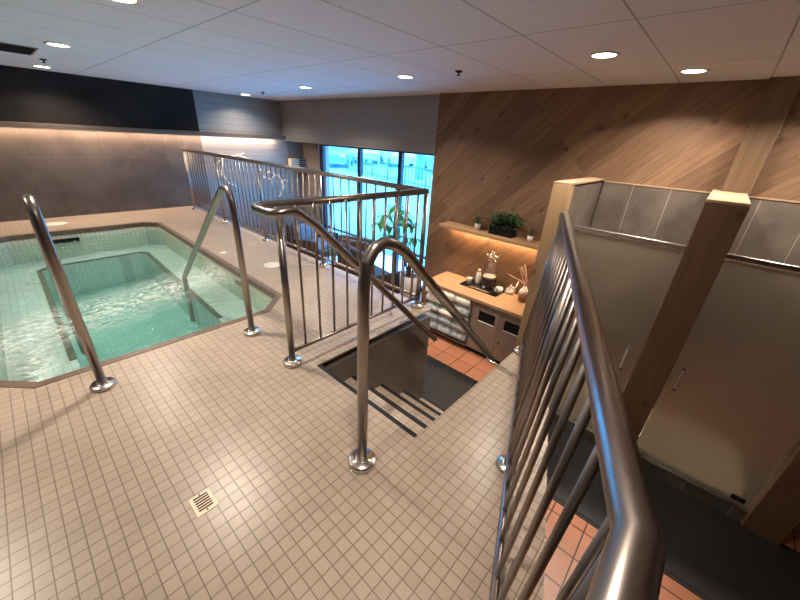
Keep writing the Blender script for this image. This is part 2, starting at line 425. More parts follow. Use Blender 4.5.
# ------------------------------------------------------------------ setting
pool = [(-.226, 2.617), (1.266, 2.617), (1.53, 2.86), (1.545, 6.62), (1.345, 6.81), (-.2, 6.83), (-.43, 6.62), (-.45, 2.86)]
deck = [(-1.8, YB), (2.42, YB), (2.42, 1.68), (1.098, 1.68), (1.098, .787), (2.42, .787), (2.42, .545), (.45, -.158), (.1, -.25), (-1.8, -.25)]
struct('floor', prism_hole(bm_(), deck, [pool], -.012, 0.), M['deck'], 'upper pool deck floor of small beige mosaic tiles around the hot tub', 'floor')
struct('floor_lower', box(bm_(), (-1.8, -3.0, F - .1), (5.4, YB, F)), M['terra'], 'lower level terracotta tile floor beside the counter and showers', 'floor')
struct('ceiling', box(bm_(), (-1.8, -3., CZ), (5.4, YB + .2, CZ + .1)), M['ceil'], 'suspended ceiling of pale rectangular acoustic panels', 'ceiling')
b = bm_(); box(b, (-1.8, YB, 0), (2.82, YB + .15, 1.33)); struct('wall_back', b, M['brown_tile'], 'brown stone tiled back wall behind the hot tub', 'wall')
b = bm_(); box(b, (-1.8, YB, 1.33), (2.82, YB + .15, CZ)); struct('wall_back_upper', b, M['dark_tile'], 'dark charcoal upper back wall above the lit ledge', 'wall')
b = bm_(); box(b, (-1.8, YB, F), (2.819, YB + .15, -.001)); struct('wall_back_lower', b, M['siding_b'], 'lower part of the back wall below deck level', 'wall')
b = bm_(); box(b, (2.82, YB, F), (5.4, YB + .15, CZ)); struct('wall_back_siding', b, M['siding_b'], 'grey horizontal siding on the back wall near the window', 'wall')
b = bm_(); box(b, (XB, 3.38, 1.275), (5.4, YB, CZ)); struct('wall_right_upper', b, M['siding_r'], 'taupe horizontal siding above the window', 'wall')
b = bm_(); box(b, (XW, -2.9, F), (5.4, 3.38, CZ)); struct('wall_right', b, M['planks'], 'wall of diagonal knotty wood planks', 'wall')
b = bm_(); box(b, (5.1, 7.18, F), (5.4, YB, 1.275)); struct('wall_window_side', b, M['column'], 'narrow taupe wall section left of the window', 'wall')
b = bm_(); box(b, (5.1, 7.165, F), (5.3, 7.18, 1.275)); struct('trim_1', b, M['jamb'], 'pale painted jamb at left side of the window', 'trim')
b = bm_(); box(b, (-1.95, -3., F), (-1.8, YB + .15, CZ)); struct('wall_left', b, M['brown_tile'], 'left room wall', 'wall')
b = bm_(); box(b, (-1.8, -3.0, F), (5.4, -2.9, CZ)); struct('wall_front', b, M['siding_b'], 'near end wall of the lower corridor', 'wall')
# deck edge walls
b = bm_(); box(b, (2.42 - .15, 1.68, F), (2.42, YB, -.08)); struct('wall_deck_side', b, M['stair_tile_y'], 'dark tiled face below the deck edge', 'wall')
b = bm_(); box(b, (1.098, 1.68, F), (2.27, 1.78, -.08)); struct('wall_stair_left', b, M['stair_tile_x'], 'dark brown tiled wall along the left side of the stairs', 'wall')
b = bm_(); box(b, (1.098, .70, F), (2.42, .787, -.08)); struct('wall_stair_right', b, M['stair_tile_x'], 'tiled wall along the right side of the stairs', 'wall')
b = bm_(); poly_prism(b, [(2.42, .70), (2.42, .545), (.45, -.158), (.1, -.25), (-1.8, -.25), (-1.8, -.15), (.1, -.15), (.43, -.05), (2.3, .61), (2.3, .70)], F, -.012); struct('wall_deck_front', b, M['stair_tile_x'], 'dark tiled face below the angled deck edge', 'wall')

# window
win = thing('window_1', 'large three pane window with dark frame looking onto snow', 'window', (5.16, 5.27, F)); win['kind'] = 'structure'
def wpart(name, a, c, m='window_frame'):
    return obj(name, box(bm_(), a, c), M[m], win)
wx0, wx1 = 5.12, 5.2
wpart('head_frame', (wx0, 3.2, 1.225), (wx1, 7.165, 1.29)); wpart('sill_frame', (wx0, 3.2, F), (wx1, 7.165, F + .08))
for ny, y in (('side_frame', 7.10), ('side_frame', 3.38)):
    wpart(ny, (wx0, y - .06, F + .08), (wx1, y + .06, 1.225))
for y in (5.80, 4.64): wpart('mullion', (wx0, y - .045, F + .08), (wx1, y + .045, 1.225))
wpart('transom', (wx0, 3.44, -.65), (wx1, 7.04, -.61))
wpart('glass_pane', (5.155, 3.38, F + .08), (5.165, 7.10, 1.225), 'pane')

# ledge with LED
b = bm_(); box(b, (-1.8, YB - .14, 1.335), (XB, YB, 1.375), .004); box(b, (-1.8, YB - .14, 1.30), (XB, YB - .125, 1.335))
lg = thing('wall_ledge', 'long dark ledge with warm strip light along the back wall', 'ledge', (1.4, YB, 1.33))
obj('ledge_board', b, M['ledge'], lg); obj('light_strip', box(bm_(), (-1.8, YB - .11, 1.322), (XB - .02, YB - .09, 1.334)), M['led'], lg)

# stairs
st = thing('staircase', 'tiled stairs with black nosings going down through the deck', 'stairs', (1.76, 1.23, F))
for i in range(0, 5):
    x = 1.098 + i * .33; z = -i * .27
    if i == 0:
        nb = bm_(); box(nb, (x - .002, .79, -.05), (x + .03, 1.677, z - .001)); obj('nosing_strip', nb, M['nosing'], st); continue
    s = obj('step', box(bm_(), (x - .33, .79, F if i == 4 else z - .3), (x, 1.677, z)), M['deck'], st)
    nb = bm_(); box(nb, (x - .02, .79, z - .06), (x + .014, 1.677, z + .003)); obj('nosing_strip', nb, M['nosing'], s)

# ------------------------------------------------------------------ hot tub
def inset(p, d):
    cx = sum(q[0] for q in p) / len(p); cy = sum(q[1] for q in p) / len(p); n = len(p); out = []
    for i in range(n):
        a, b_, c = Vector(p[i - 1]), Vector(p[i]), Vector(p[(i + 1) % n])
        e1 = (b_ - a).normalized(); e2 = (c - b_).normalized(); n1 = Vector((-e1.y, e1.x)); n2 = Vector((-e2.y, e2.x))
        nn = (n1 + n2).normalized(); k = d / max(.3, nn.dot(n1)); out.append(tuple(b_ + nn * k))
    return out
tub = thing('hot_tub', 'sunken octagonal hot tub with teal water and brown tile rim', 'hot tub', (.55, 4.7, -.9))
pin = inset(pool, .055)
b = bm_(); prism_hole(b, pool, [pin], -.06, .004); obj('coping', b, M['coping'], tub)
# basin walls split by orientation for tile mapping
b = bm_(); n = len(pin); wall_out = inset(pool, .035)
for i in range(n):
    j = (i + 1) % n; p, q = wall_out[i], wall_out[j]
    f = b.faces.new([b.verts.new((p[0], p[1], -.80)), b.verts.new((q[0], q[1], -.80)), b.verts.new((q[0], q[1], -.05)), b.verts.new((p[0], p[1], -.05))])
    f.material_index = 0 if abs(q[0] - p[0]) > abs(q[1] - p[1]) * .8 else 1
obj('basin_wall', b, [M['pool_wx'], M['pool_wy']], tub)
b = bm_(); poly_prism(b, inset(pool, .03), -.84, -.80); obj('basin_floor', b, M['pool_tile'], tub)
inner = [(.02, 3.60), (.10, 3.50), (1.05, 3.50), (1.12, 3.58), (1.17, 6.30), (1.10, 6.38), (.09, 6.34), (0., 6.24)]
inner_f = [(.0, 2.66), (1.09, 2.66), (1.12, 3.58), (1.17, 6.30), (1.10, 6.38), (.09, 6.34), (0., 6.24), (-.01, 3.6)]
b = bm_(); prism_hole(b, inset(pool, .036), [inner_f], -.80, -.37); obj('bench', b, M['pool_tile'], tub)
# stripe along the bench edge (three sides, open at near end)
def strip(bm, pts, w, z0, z1):
    for i in range(len(pts) - 1):
        a, c = Vector(pts[i]), Vector(pts[i + 1]); d = (c - a).normalized(); nrm = Vector((-d.y, d.x)) * w / 2
        a2, c2 = a - d * w * .2, c + d * w * .2
        poly_prism(bm, [tuple(a2 - nrm), tuple(c2 - nrm), tuple(c2 + nrm), tuple(a2 + nrm)], z0, z1)
b = bm_(); strip(b, [(-.03, 3.55), (-.02, 6.25), (.08, 6.36), (1.11, 6.40), (1.19, 6.31), (1.135, 3.50)], .05, -.372, -.362); obj('bench_edge_stripe', b, M['stripe'], tub)
b = bm_(); box(b, (.02, 2.66, -.80), (1.08, 3.05, -.5)); box(b, (.02, 3.05, -.80), (1.08, 3.4, -.66)); obj('entry_steps', b, M['pool_tile'], tub)
obj('skimmer_slot', box(bm_(), (.22, 6.76, -.165), (.51, 6.79, -.115)), M['black'], tub)
obj('skimmer_slot', box(bm_(), (1.48, 3.56, -.17), (1.515, 3.84, -.125)), M['stripe'], tub)
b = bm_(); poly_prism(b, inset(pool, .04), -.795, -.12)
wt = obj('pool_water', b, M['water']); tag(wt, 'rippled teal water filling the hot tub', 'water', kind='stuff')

# deck items
dr = thing('floor_drain', 'square cream floor drain with slotted grate in the deck tiles', 'drain', (.187, 1.2, 0))
b = bm_(); box(b, (.143, 1.146, -.005), (.228, 1.254, .004), .003); obj('grate_plate', b, M['drain'], dr)
b = bm_()
for k in range(6): box(b, (.158, 1.166 + k * .0135, .003), (.214, 1.172 + k * .0135, .0055))
obj('slots', b, M['black'], dr)
for yy in (1.157, 1.246): obj('screw', lathe(bm_(), [(.004, 0), (.004, .003)], (.186, yy, .003), 8), M['stem'], dr)
def disc(name, c, r, m, label, cat, group=None):
    t_ = thing(name, label, cat, (c[0], c[1], 0), group)
    obj('lid_plate', lathe(bm_(), [(r, 0), (r, .004), (r * .93, .007), (r * .2, .008)], (c[0], c[1], 0), 28), m, t_)
    obj('rim', lathe(bm_(), [(r * 1.07, 0), (r * 1.07, .003), (r * 1.0, .004)], (c[0], c[1], 0), 28), M['deck'], t_)
    return t_
disc('skimmer_lid', (.34, 7.3), .13, M['lid'], 'round pale skimmer lid in the deck near the back wall', 'lid')
disc('skimmer_lid', (1.885, 3.69), .10, M['lid'], 'round pale skimmer lid in the deck right of the tub beside the railing', 'lid')
disc('access_cap', (1.64, 4.48), .04, M['white'], 'small white round cap in the deck right of the tub', 'cap')

# ------------------------------------------------------------------ railings
def flange(x, y, z=0., r=.052, h=.022, parent=None, n='base_flange'):
    return obj(n, lathe(bm_(), [(r, 0), (r, h * .75), (r * .9, h), (r * .5, h), (r * .48, h + .006), (r * .42, h + .006)], (x, y, z), 28), M['chrome'], parent)
RH = 1.07
def balusters(parent, p0, p1, n, z0, z1, r=.0085, skip=(), top_off=(0, 0)):
    p0, p1 = Vector(p0), Vector(p1)
    for k in range(n):
        p = p0.lerp(p1, (k + .5) / n)
        if k in skip: continue
        obj('baluster', tube(bm_(), [(p.x, p.y, z0), (p.x + top_off[0], p.y + top_off[1], z1)], r, 8), M['steel_dark'], parent)
# guard 1 along the deck edge
gx = 2.352
g1 = thing('guard_railing', 'long steel guard railing along the deck edge beside the tub', 'railing', (gx, 4.8, 0))
ys = [7.45, 6.08, 4.70, 3.31, 1.795]
obj('top_rail', tube(bm_(), [(gx, 7.46, RH), (gx, 1.845, RH)], .024, 14), M['steel'], g1)
obj('bottom_rail', tube(bm_(), [(gx, 7.45, .10), (gx, 1.84, .10)], .0145, 10), M['steel_dark'], g1)
for y in ys:
    if y < 2: y = 1.88
    p = obj('post', tube(bm_(), [(gx, y, .0), (gx, y, RH)], .019, 12), M['steel'], g1) if y > 2 else None
    if p: flange(gx, y, 0, .05, .018, p)
for a, c in zip(ys[:-1], ys[1:]):
    balusters(g1, (gx, a - .04), (gx, c + .04), 11, .10, RH)
# guard 2 with turned-back stair handrail
y2 = 1.81; xa = .995
g2 = thing('stair_guard_railing', 'steel guard railing at the left of the stairs with looping handrail descending', 'railing', (1.6, y2, 0))
pth = [(gx, 1.83, RH), (gx, 1.83, RH)]
path = fillet([(gx + .002, y2, RH), (1.08, 1.87, RH), (.875, 1.89, RH), (.875, 1.64, RH), (.98, 1.62, 1.09), (1.10, 1.62, .995), (2.44, 1.62, -.325)], [.15, .12, .12, .10, .15], 7)
obj('top_rail', tube(bm_(), path, .025, 14), M['steel'], g2)
obj('bottom_rail', tube(bm_(), [(xa, y2, .10), (gx, y2, .10)], .0145, 10), M['steel_dark'], g2)
for x in (xa, gx):
    p = obj('post', tube(bm_(), [(x, y2, 0), (x, y2, RH)], .0225, 14), M['steel'], g2); flange(x, y2, 0, .064, .03, p)
balusters(g2, (xa + .05, y2), (gx - .04, y2), 10, .10, RH)
# bracket rod
obj('bracket_rod', tube(bm_(), fillet([(2.06, 1.93, .0), (2.06, 1.90, .03), (1.98, 1.75, -.03), (2.0, 1.62, 0.05), (2.0, 1.62, .11)], .05, 5), .006, 8), M['chrome'], g2)
# right stair handrail
yr = .873
g3 = thing('stair_handrail', 'free-standing arched steel handrail descending the right side of the stairs', 'handrail', (.80, yr, 0))
hp = fillet([(x, yr, z) for x, z in ((.798, 0), (.797, .93), (.81, 1.03), (.85, 1.082), (.902, 1.095), (.96, 1.075), (1.032, 1.029), (1.136, .926), (2.10, .0))], .03, 3)
hr = obj('handrail_tube', tube(bm_(), hp, .024, 14), M['steel'], g3); flange(.798, yr, 0, .070, .03, g3)
obj('bracket_rod', tube(bm_(), fillet([(2.02, yr, .08), (2.02, yr - .01, .02), (2.03, .80, .015), (2.0, .60, .018), (1.99, .60, 0.)], .03, 5), .0065, 8), M['chrome'], g3)
# pool handrails
def pool_rail(x, label, nm='pool_handrail'):
    t_ = thing(nm, label, 'handrail', (x, 2.375, 0), 'hot tub entry handrails')
    p = fillet([(x, 2.375, 0), (x, 2.375, 1.195), (x, 3.84, .03), (x, 3.90, -.52)], [.13, .10], 9)
    obj('handrail_tube', tube(bm_(), p, .0235, 14), M['steel'], t_); flange(x, 2.375, 0, .064, .026, t_)
    return t_
pool_rail(.985, 'right one of two bent steel handrails entering the hot tub')
pool_rail(.056, 'left one of two bent steel handrails entering the hot tub')

# guard 4: angled railing near the camera
def gl(x, off=0.): return (x, -.155 + .38 * x + off)
g4 = thing('angled_guard_railing', 'steel guard railing on the angled deck edge closest to the viewer', 'railing', (1.3, .35, 0))
A = (2.345, gl(2.345)[1]); Kx = .362; K = (Kx, gl(Kx)[1])
off = (.022, -.048)
top = [(A[0] + .0, .685, RH), (Kx - .008, -.057, RH), (-.9, -.048, RH)]
obj('top_rail', tube(bm_(), top, .0255, 16), M['steel'], g4)
bot = [(A[0], A[1] + .01, .10), (K[0], K[1] + .005, .10), (-.9, .01, .10)]
obj('bottom_rail', tube(bm_(), bot, .016, 12), M['steel'], g4)
nb = 17
for k in range(nb):
    f = (k + .6) / nb
    if k in (8,): continue
    a = Vector(bot[0]).lerp(Vector(bot[1]), f); c = Vector(top[0]).lerp(Vector(top[1]), f)
    obj('baluster', tube(bm_(), [a, c], .0095, 10), M['steel_dark'], g4)
for k in range(4):
    a = Vector(bot[1]).lerp(Vector(bot[2]), (k + .9) / 10); c = Vector(top[1]).lerp(Vector(top[2]), (k + .9) / 10)
    obj('baluster', tube(bm_(), [a, c], .0095, 10), M['steel_dark'], g4)
for f in (0.005, .53, 1.):
    a = Vector(bot[0]).lerp(Vector(bot[1]), f); c = Vector(top[0]).lerp(Vector(top[1]), f)
    a.z = 0
    p = obj('post', tube(bm_(), [a, c], .02, 14), M['steel_dark'], g4)
    flange(a.x, a.y + .0, 0, .055, .022, p)

# ------------------------------------------------------------------ runner mats & lower level
def mat_(y0, y1, label):
    t_ = thing('floor_mat', label, 'mat', (2.945, (y0 + y1) / 2, F))
    obj('mat_field', box(bm_(), (2.50, y0 + .03, F), (3.39, y1 - .03, F + .012), .003), M['mat'], t_)
    b = bm_(); poly_prism(b, [(2.47, y0), (3.42, y0), (3.42, y1), (2.47, y1)], F, F + .006); obj('mat_border', b, M['mat_edge'], t_)
mat_(.62, 2.75, 'dark rubber mat at the foot of the stairs in front of the cabinets')
mat_(-2.6, .60, 'long black ribbed rubber mat in front of the shower doors')

# showers
PX0, PX1 = 3.33, 3.43
def partition(y0, y1, nm, label, front_m, xf=3.36, bot=F, post=True):
    t_ = thing(nm, label, 'partition', (3.9, (y0 + y1) / 2, F))
    obj('core', box(bm_(), (3.45, y0 + .015, F), (XW - .01, y1 - .015, 1.15)), M['shower_x'], t_)
    obj('end_post', box(bm_(), (xf, y0, F), (3.46, y1, 1.165), .004), front_m, t_)
    obj('top_cap', box(bm_(), (xf, y0, 1.165), (XW - .005, y1, 1.185), .003), M['cap'], t_)
    return t_
partition(.985, 1.145, 'shower_partition', 'pale wood edged partition between the counter and the left shower', M['partition_end'])
partition(-.185, .055, 'shower_partition', 'dark wood post and partition between the two shower doors', M['post_dark'])
partition(-1.27, -1.045, 'shower_partition', 'dark wood post at the right side of the right shower door', M['post_dark'])
b = bm_(); box(b, (XW - .03, .055, F), (XW, .985, 1.15)); box(b, (XW - .03, -1.045, F), (XW, -.185, 1.15)); box(b, (XW - .03, -2.9, F), (XW, -1.27, 1.15))
struct('wall_shower', b, M['shower_y'], 'grey brown tile wall at the back of the showers', 'wall')
b = bm_()
for y0, y1 in ((.055, .985), (-1.045, -.185), (-2.9, -1.27)): box(b, (XW - .036, y0, 1.15), (XW, y1, 1.16))
struct('trim_2', b, M['cap'], 'thin wood trim on top of the shower tile', 'trim')
b = bm_(); box(b, (XW - .09, -.20, 1.185), (XW, -.0, CZ), .003)
pl = obj('wall_beam', b, M['post']); tag(pl, 'vertical wood beam on the plank wall above the shower post', 'beam')
def shower(y0, y1, hy, label, hinge_y, grp='frosted shower doors'):
    t_ = thing('shower_door', label, 'door', (3.44, (y0 + y1) / 2, -1.21), grp)
    obj('glass_panel', box(bm_(), (3.436, y0 + .008, -1.195), (3.446, y1 - .008, .775), .002), M['frost'], t_)
    h = obj('handle', tube(bm_(), fillet([(3.436, hy, -.17), (3.392, hy, -.17), (3.392, hy, -.37), (3.436, hy, -.37)], .012, 4), .0115, 10), M['handle'], t_)
    b = bm_(); 
    for z in (-.165, -.375): lathe(b, [(.014, 0), (.014, .02)], (3.398, hy, z - .01), 12)
    obj('handle_mount', b, M['chrome'], h)
    obj('hinge', box(bm_(), (3.425, hinge_y - .03, .70), (3.455, hinge_y + .03, .76), .003), M['chrome'], t_)
    obj('hinge', box(bm_(), (3.425, hinge_y - .045, -1.17), (3.455, hinge_y + .045, -1.13), .003), M['black'], t_)
shower(.055, .985, .152, 'frosted glass shower door left of the dark wood post', .93)
shower(-1.045, -.185, -.262, 'frosted glass shower door right of the dark wood post', -.96)
for y0, y1, lb in ((.055, .985, 'chrome header rail above the left shower door'), (-1.045, -.185, 'chrome header rail above the right shower door')):
    t_ = obj('header_rail', box(bm_(), (3.42, y0, .785), (3.46, y1, .825), .006), M['chrome']); tag(t_, lb, 'rail')
for y0, y1, lb in ((.055, .985, 'low grey tiled curb under the left shower door'), (-1.045, -.185, 'low grey tiled curb under the right shower door')):
    t_ = thing('shower_curb', lb, 'curb', (3.44, (y0 + y1) / 2, F)); obj('curb_tile', box(bm_(), (3.405, y0, F), (3.50, y1, -1.222)), M['shower_y'], t_)
    obj('curb_trim', box(bm_(), (3.40, y0, -1.222), (3.505, y1, -1.208), .002), M['chrome'], t_)

M['shower_floor'] = tiles('shower_floor_mosaic', 'xy', .05, .05, (.84, .74, .56), (.86, .77, .60), (.7, .6, .45), .003, rough=.4)
b = bm_(); box(b, (3.505, .055, F), (XW - .03, .985, F + .04)); struct('floor_shower_left', b, M['shower_floor'], 'pale beige mosaic floor of the left shower', 'floor')
b = bm_(); box(b, (3.505, -1.045, F), (XW - .03, -.185, F + .04)); struct('floor_shower_right', b, M['shower_floor'], 'pale beige mosaic floor of the right shower', 'floor')
# counter
ct = obj('counter_top', box(bm_(), (3.90, 1.15, -.512), (XW - .002, 2.90, -.47), .004), M['counter']); tag(ct, 'light oak counter top against the plank wall', 'counter')
cb = thing('cabinet', 'grey oak cabinet with two waste openings under the counter', 'cabinet', (4.2, 1.58, F))
obj('carcass', box(bm_(), (3.95, 1.16, F + .08), (XW - .01, 2.03, -.513)), M['cab'], cb)
obj('toe_kick', box(bm_(), (3.98, 1.16, F), (XW - .01, 2.03, F + .08)), M['black'], cb)
def door_slot(y0, y1, oy0, oy1, z0=-.785, z1=-.63):
    b = bm_(); X0, X1 = 3.925, 3.949
    box(b, (X0, y0, F + .09), (X1, y1, z0)); box(b, (X0, y0, z1), (X1, y1, -.515)); box(b, (X0, y0, z0), (X1, oy0, z1)); box(b, (X0, oy1, z0), (X1, y1, z1))
    d = obj('door', b, M['cab'], cb); obj('waste_opening', box(bm_(), (3.94, oy0, z0), (3.951, oy1, z1)), M['black'], d)
    obj('bag_edge', box(bm_(), (3.92, oy0 + .005, z0 - .004), (3.93, oy1 - .005, z0 + .006)), M['white'], d)
door_slot(1.636, 2.025, 1.68, 1.93); door_slot(1.165, 1.632, 1.31, 1.545)
tn = thing('towel_cubby', 'open dark cubby under the counter holding rolled towels', 'shelf unit', (4.2, 2.45, F))
b = bm_(); box(b, (3.93, 2.865, F + .08), (XW - .01, 2.89, -.514)); obj('side_panel', box(bm_(), (3.93, 2.032, F + .081), (XW - .01, 2.046, -.514)), M['cab'], tn); obj('side_panel', b, M['cab'], tn)
obj('toe_kick', box(bm_(), (3.98, 2.034, F), (XW - .01, 2.88, F + .08)), M['black'], tn)
obj('base_board', box(bm_(), (3.90, 2.047, F + .081), (XW - .01, 2.864, F + .10)), M['fabric_b'], tn)
obj('back_panel', box(bm_(), (4.40, 2.047, F + .10), (4.42, 2.864, -.514)), M['fabric_b'], tn)
# towels
def towel(y, z, ln, r, m, label, x=3.99, tilt=0.):
    t_ = thing('rolled_towel', label, 'towel', (x, y, z - r), 'rolled towels in the cubby')
    b = bm_(); seg = 26; pts = []
    n2 = 5; rings = []
    for k in range(n2):
        f = k / (n2 - 1); ring = []
        for s in range(seg):
            an = 2 * PI * s / seg; rr = r * (1 + .05 * math.sin(3 * an + z * 30) + random.uniform(-.02, .02)) * (.93 if k in (0, n2 - 1) else 1)
            ring.append(b.verts.new((x + rr * 1.35 * math.cos(an), y - ln / 2 + ln * f, z + rr * math.sin(an) + tilt * (f - .5))))
        rings.append(ring)
    for k in range(n2 - 1):
        for s in range(seg):
            ff = b.faces.new((rings[k][s], rings[k][(s + 1) % seg], rings[k + 1][(s + 1) % seg], rings[k + 1][s])); ff.smooth = True
    b.faces.new(rings[0][::-1]); b.faces.new(rings[-1])
    obj('towel_roll', b, m, t_)
    pb = bm_()
    sp = [(x + r * 1.2 * (1 - q / 26.) * math.cos(q * .5) , y - ln / 2 - .002, z + tilt * -.5 + r * .9 * (1 - q / 26.) * math.sin(q * .5)) for q in range(22)]
    obj('spiral_fold', tube(pb, sp, .004, 6), m, t_)
rowname = ['bottom', 'second from bottom', 'middle', 'fourth from bottom', 'topmost']; cn = ['left', 'centre', 'right']
for r_ in range(5):
    for c_ in range(3):
        m_ = M['towel_w'] if r_ == 4 or (r_ + c_) % 3 == 0 and r_ > 1 else M['towel_g']
        cname = 'cream' if m_ is M['towel_w'] else 'grey striped'
        towel(2.72 - c_ * .258 + random.uniform(-.008, .008), F + .175 + r_ * .146, .245, .0665, m_, '%s rolled towel in the %s row, %s column of the cubby' % (cname, rowname[r_], cn[c_]), 3.99 - .03 * (r_ == 4) + random.uniform(-.02, .012))

# tray and its contents
tz = -.47
tr = thing('serving_tray', 'black rectangular tray on the oak counter', 'tray', (4.33, 2.13, tz))
obj('tray_base', box(bm_(), (4.17, 1.84, tz), (4.47, 2.44, tz + .008), .003), M['black'], tr)
b = bm_()
for a, c in (((4.17, 1.84), (4.178, 2.44)), ((4.462, 1.84), (4.47, 2.44)), ((4.178, 1.84), (4.462, 1.848)), ((4.178, 2.432), (4.462, 2.44))): box(b, (a[0], a[1], tz + .008), (c[0], c[1], tz + .02))
obj('tray_rim', b, M['black'], tr)
dt = obj('drip_tray', box(bm_(), (4.185, 1.95, tz + .008), (4.265, 2.30, tz + .02), .003), M['steel']); tag(dt, 'narrow steel drip tray in front of the drink dispenser', 'tray')
dc = (4.355, 2.075, tz + .008)
dd = thing('drink_dispenser', 'glass drink dispenser with dark base on the black tray', 'dispenser', dc)
obj('dark_base', lathe(bm_(), [(0.0984, 0), (0.1020, .02), (0.1020, .17), (0.0960, .175)], dc, 28), M['coffee'], dd)
obj('glass_jar', lathe(bm_(), [(0.0936, .176), (0.0960, .21), (0.0960, .36), (0.0744, .39), (0.0720, .41), (0.0816, .412)], dc, 28, False), M['clear'], dd)
obj('jar_neck', lathe(bm_(), [(0.0816, .412), (0.0840, .43), (0.0792, .45)], dc, 28), M['clear'], dd)
obj('glass_lid', lathe(bm_(), [(0.0600, .451), (0.0672, .48), (0.1020, .50), (0.1032, .512), (0.0360, .52), (0.0216, .54), (0.0240, .555), (0.0006, .56)], dc, 28), M['clear'], dd)
obj('tap', tube(bm_(), [(4.27, 2.075, tz + .06), (4.235, 2.075, tz + .06), (4.225, 2.075, tz + .035)], .010, 8), M['chrome'], dd)
obj('water_line', lathe(bm_(), [(.09, .177), (.09, .195)], dc, 24), M['white'], dd)
b = bm_(); lathe(b, [(.034, 0), (.042, .10), (.043, .103), (.039, .10), (.033, .01)], (4.27, 2.345, tz + .009), 20)
cp = obj('cup_stack', b, M['white']); tag(cp, 'small stack of white cups at the left end of the tray', 'cup')
bt = thing('soap_bottle', 'tall white bottle standing behind the cups on the tray', 'bottle', (4.42, 2.28, tz + .009))
obj('bottle_body', lathe(bm_(), [(.038, 0), (.04, .02), (.04, .13), (.03, .17), (.024, .178)], (4.42, 2.28, tz + .009), 20), M['white'], bt)
obj('bottle_cap', lathe(bm_(), [(.026, .179), (.026, .215), (.02, .222)], (4.42, 2.28, tz + .009), 20), M['pale_plastic'], bt)
gc = thing('glass_cup', 'clear glass cup at the right end of the tray', 'cup', (4.24, 1.90, tz + .009))
obj('cup_body', lathe(bm_(), [(.030, 0), (.034, .09), (.031, .09), (.028, .006)], (4.24, 1.90, tz + .009), 20), M['clear'], gc)
b = bm_(); lathe(b, [(.045, 0), (.055, .05), (.05, .075), (.03, .08)], (4.34, 1.885, tz + .009), 20)
bo = obj('white_bowl', b, M['white']); tag(bo, 'white ceramic bowl at the right of the dispenser', 'bowl')
# crumpled napkin
b = bm_(); pts = []
rows = 7; cols_ = 9; gr = []
for i in range(rows):
    gr.append([b.verts.new((4.40 + .03 * math.sin(j * 1.7 + i) + i * .004, 1.83 - .13 * j / 8 - i * .006 + .01 * math.sin(i * 2 + j), tz + .012 + (.17 + .05 * math.sin(j * .9)) * i / 6 * (.45 + .55 * j / 8))) for j in range(cols_)])
for i in range(rows - 1):
    for j in range(cols_ - 1):
        f = b.faces.new((gr[i][j], gr[i][j + 1], gr[i + 1][j + 1], gr[i + 1][j])); f.smooth = True
nk = obj('white_napkin', b, M['cloth']); md = nk.modifiers.new('s', 'SOLIDIFY'); md.thickness = .012; tag(nk, 'white crumpled cloth napkin standing right of the tray bowl', 'napkin')
# vase with branches
vc = (4.34, 1.53, tz)
vs = thing('vase', 'round brown vase with white top at the right end of the counter', 'vase', vc)
obj('vase_body', lathe(bm_(), [(.035, 0), (.06, .03), (.072, .08), (.066, .125)], vc, 28), M['vase'], vs)
obj('vase_top', lathe(bm_(), [(.066, .126), (.055, .16), (.03, .19), (.026, .21), (.022, .21)], vc, 28), M['cloth'], vs)
b = bm_(); random.seed(3)
for k in range(9):
    p = Vector((vc[0], vc[1], tz + .20)); d = Vector((random.uniform(-.5, .1), random.uniform(-.25, .75), 1)).normalized(); pts = [p.copy()]
    for s in range(6):
        p = p + d * .055; d = (d + Vector((random.uniform(-.35, .25), random.uniform(-.35, .5), random.uniform(-.2, .2)))).normalized(); pts.append(p.copy())
    tube(b, pts, .006, 6, taper=[1, .9, .8, .7, .5, .4, .25])
br = obj('dried_branches', b, M['branch']); tag(br, 'pale pink dried branches standing in the brown vase', 'branches')

# wall shelf
sh = thing('wall_shelf', 'floating oak shelf with amber strip light below on the plank wall', 'shelf', (4.36, 2.05, .30))
obj('shelf_board', box(bm_(), (4.22, 1.147, .298), (XW - .001, 2.97, .342), .004), M['shelf'], sh)
obj('light_strip', box(bm_(), (4.44, 1.16, .288), (4.47, 2.93, .297)), M['led2'], sh)
def bush(c, rx, ry, h, n, ln, w, droop=.5):
    b = bm_()
    for k in range(n):
        a = random.uniform(0, 2 * PI); e = random.uniform(.2, 1.3)
        p = Vector((c[0] + random.uniform(-rx, rx) * .5, c[1] + random.uniform(-ry, ry) * .5, c[2] + random.uniform(0, h * .5)))
        d = (math.cos(a) * math.cos(e) , math.sin(a) * math.cos(e), math.sin(e))
        q = p + Vector(d) * h * random.uniform(.2, .5)
        tube(b, [p, q], .0012, 4); leaf(b, q, d, ln * random.uniform(.7, 1.2), w, droop)
    return b
def pot_plant(c, r, h, label, mpot, lm, leafs):
    t_ = thing('potted_plant', label, 'plant', c)
    obj('pot', lathe(bm_(), [(r * .8, 0), (r, h), (r * .9, h), (r * .85, h * .8)], c, 22), mpot, t_)
    obj('soil', lathe(bm_(), [(r * .86, h * .8), (r * .3, h * .84)], c, 18), M['soil'], t_)
    return t_
p = pot_plant((4.37, 2.40, .343), .043, .085, 'small bushy plant in a white pot at the left end of the shelf', M['white'], None, None)
obj('foliage', bush((4.37, 2.40, .42), .05, .07, .12, 60, .06, .022), M['leaf_d'], p)
t_ = thing('planter_box', 'black rectangular planter full of dark leafy plants on the shelf', 'planter', (4.37, 2.02, .343))
obj('planter', box(bm_(), (4.31, 1.84, .343), (4.44, 2.19, .475), .006), M['black'], t_)
b = bush((4.365, 1.99, .45), .06, .40, .20, 220, .085, .04)
for v in b.verts: v.co.x = min(v.co.x, 4.485)
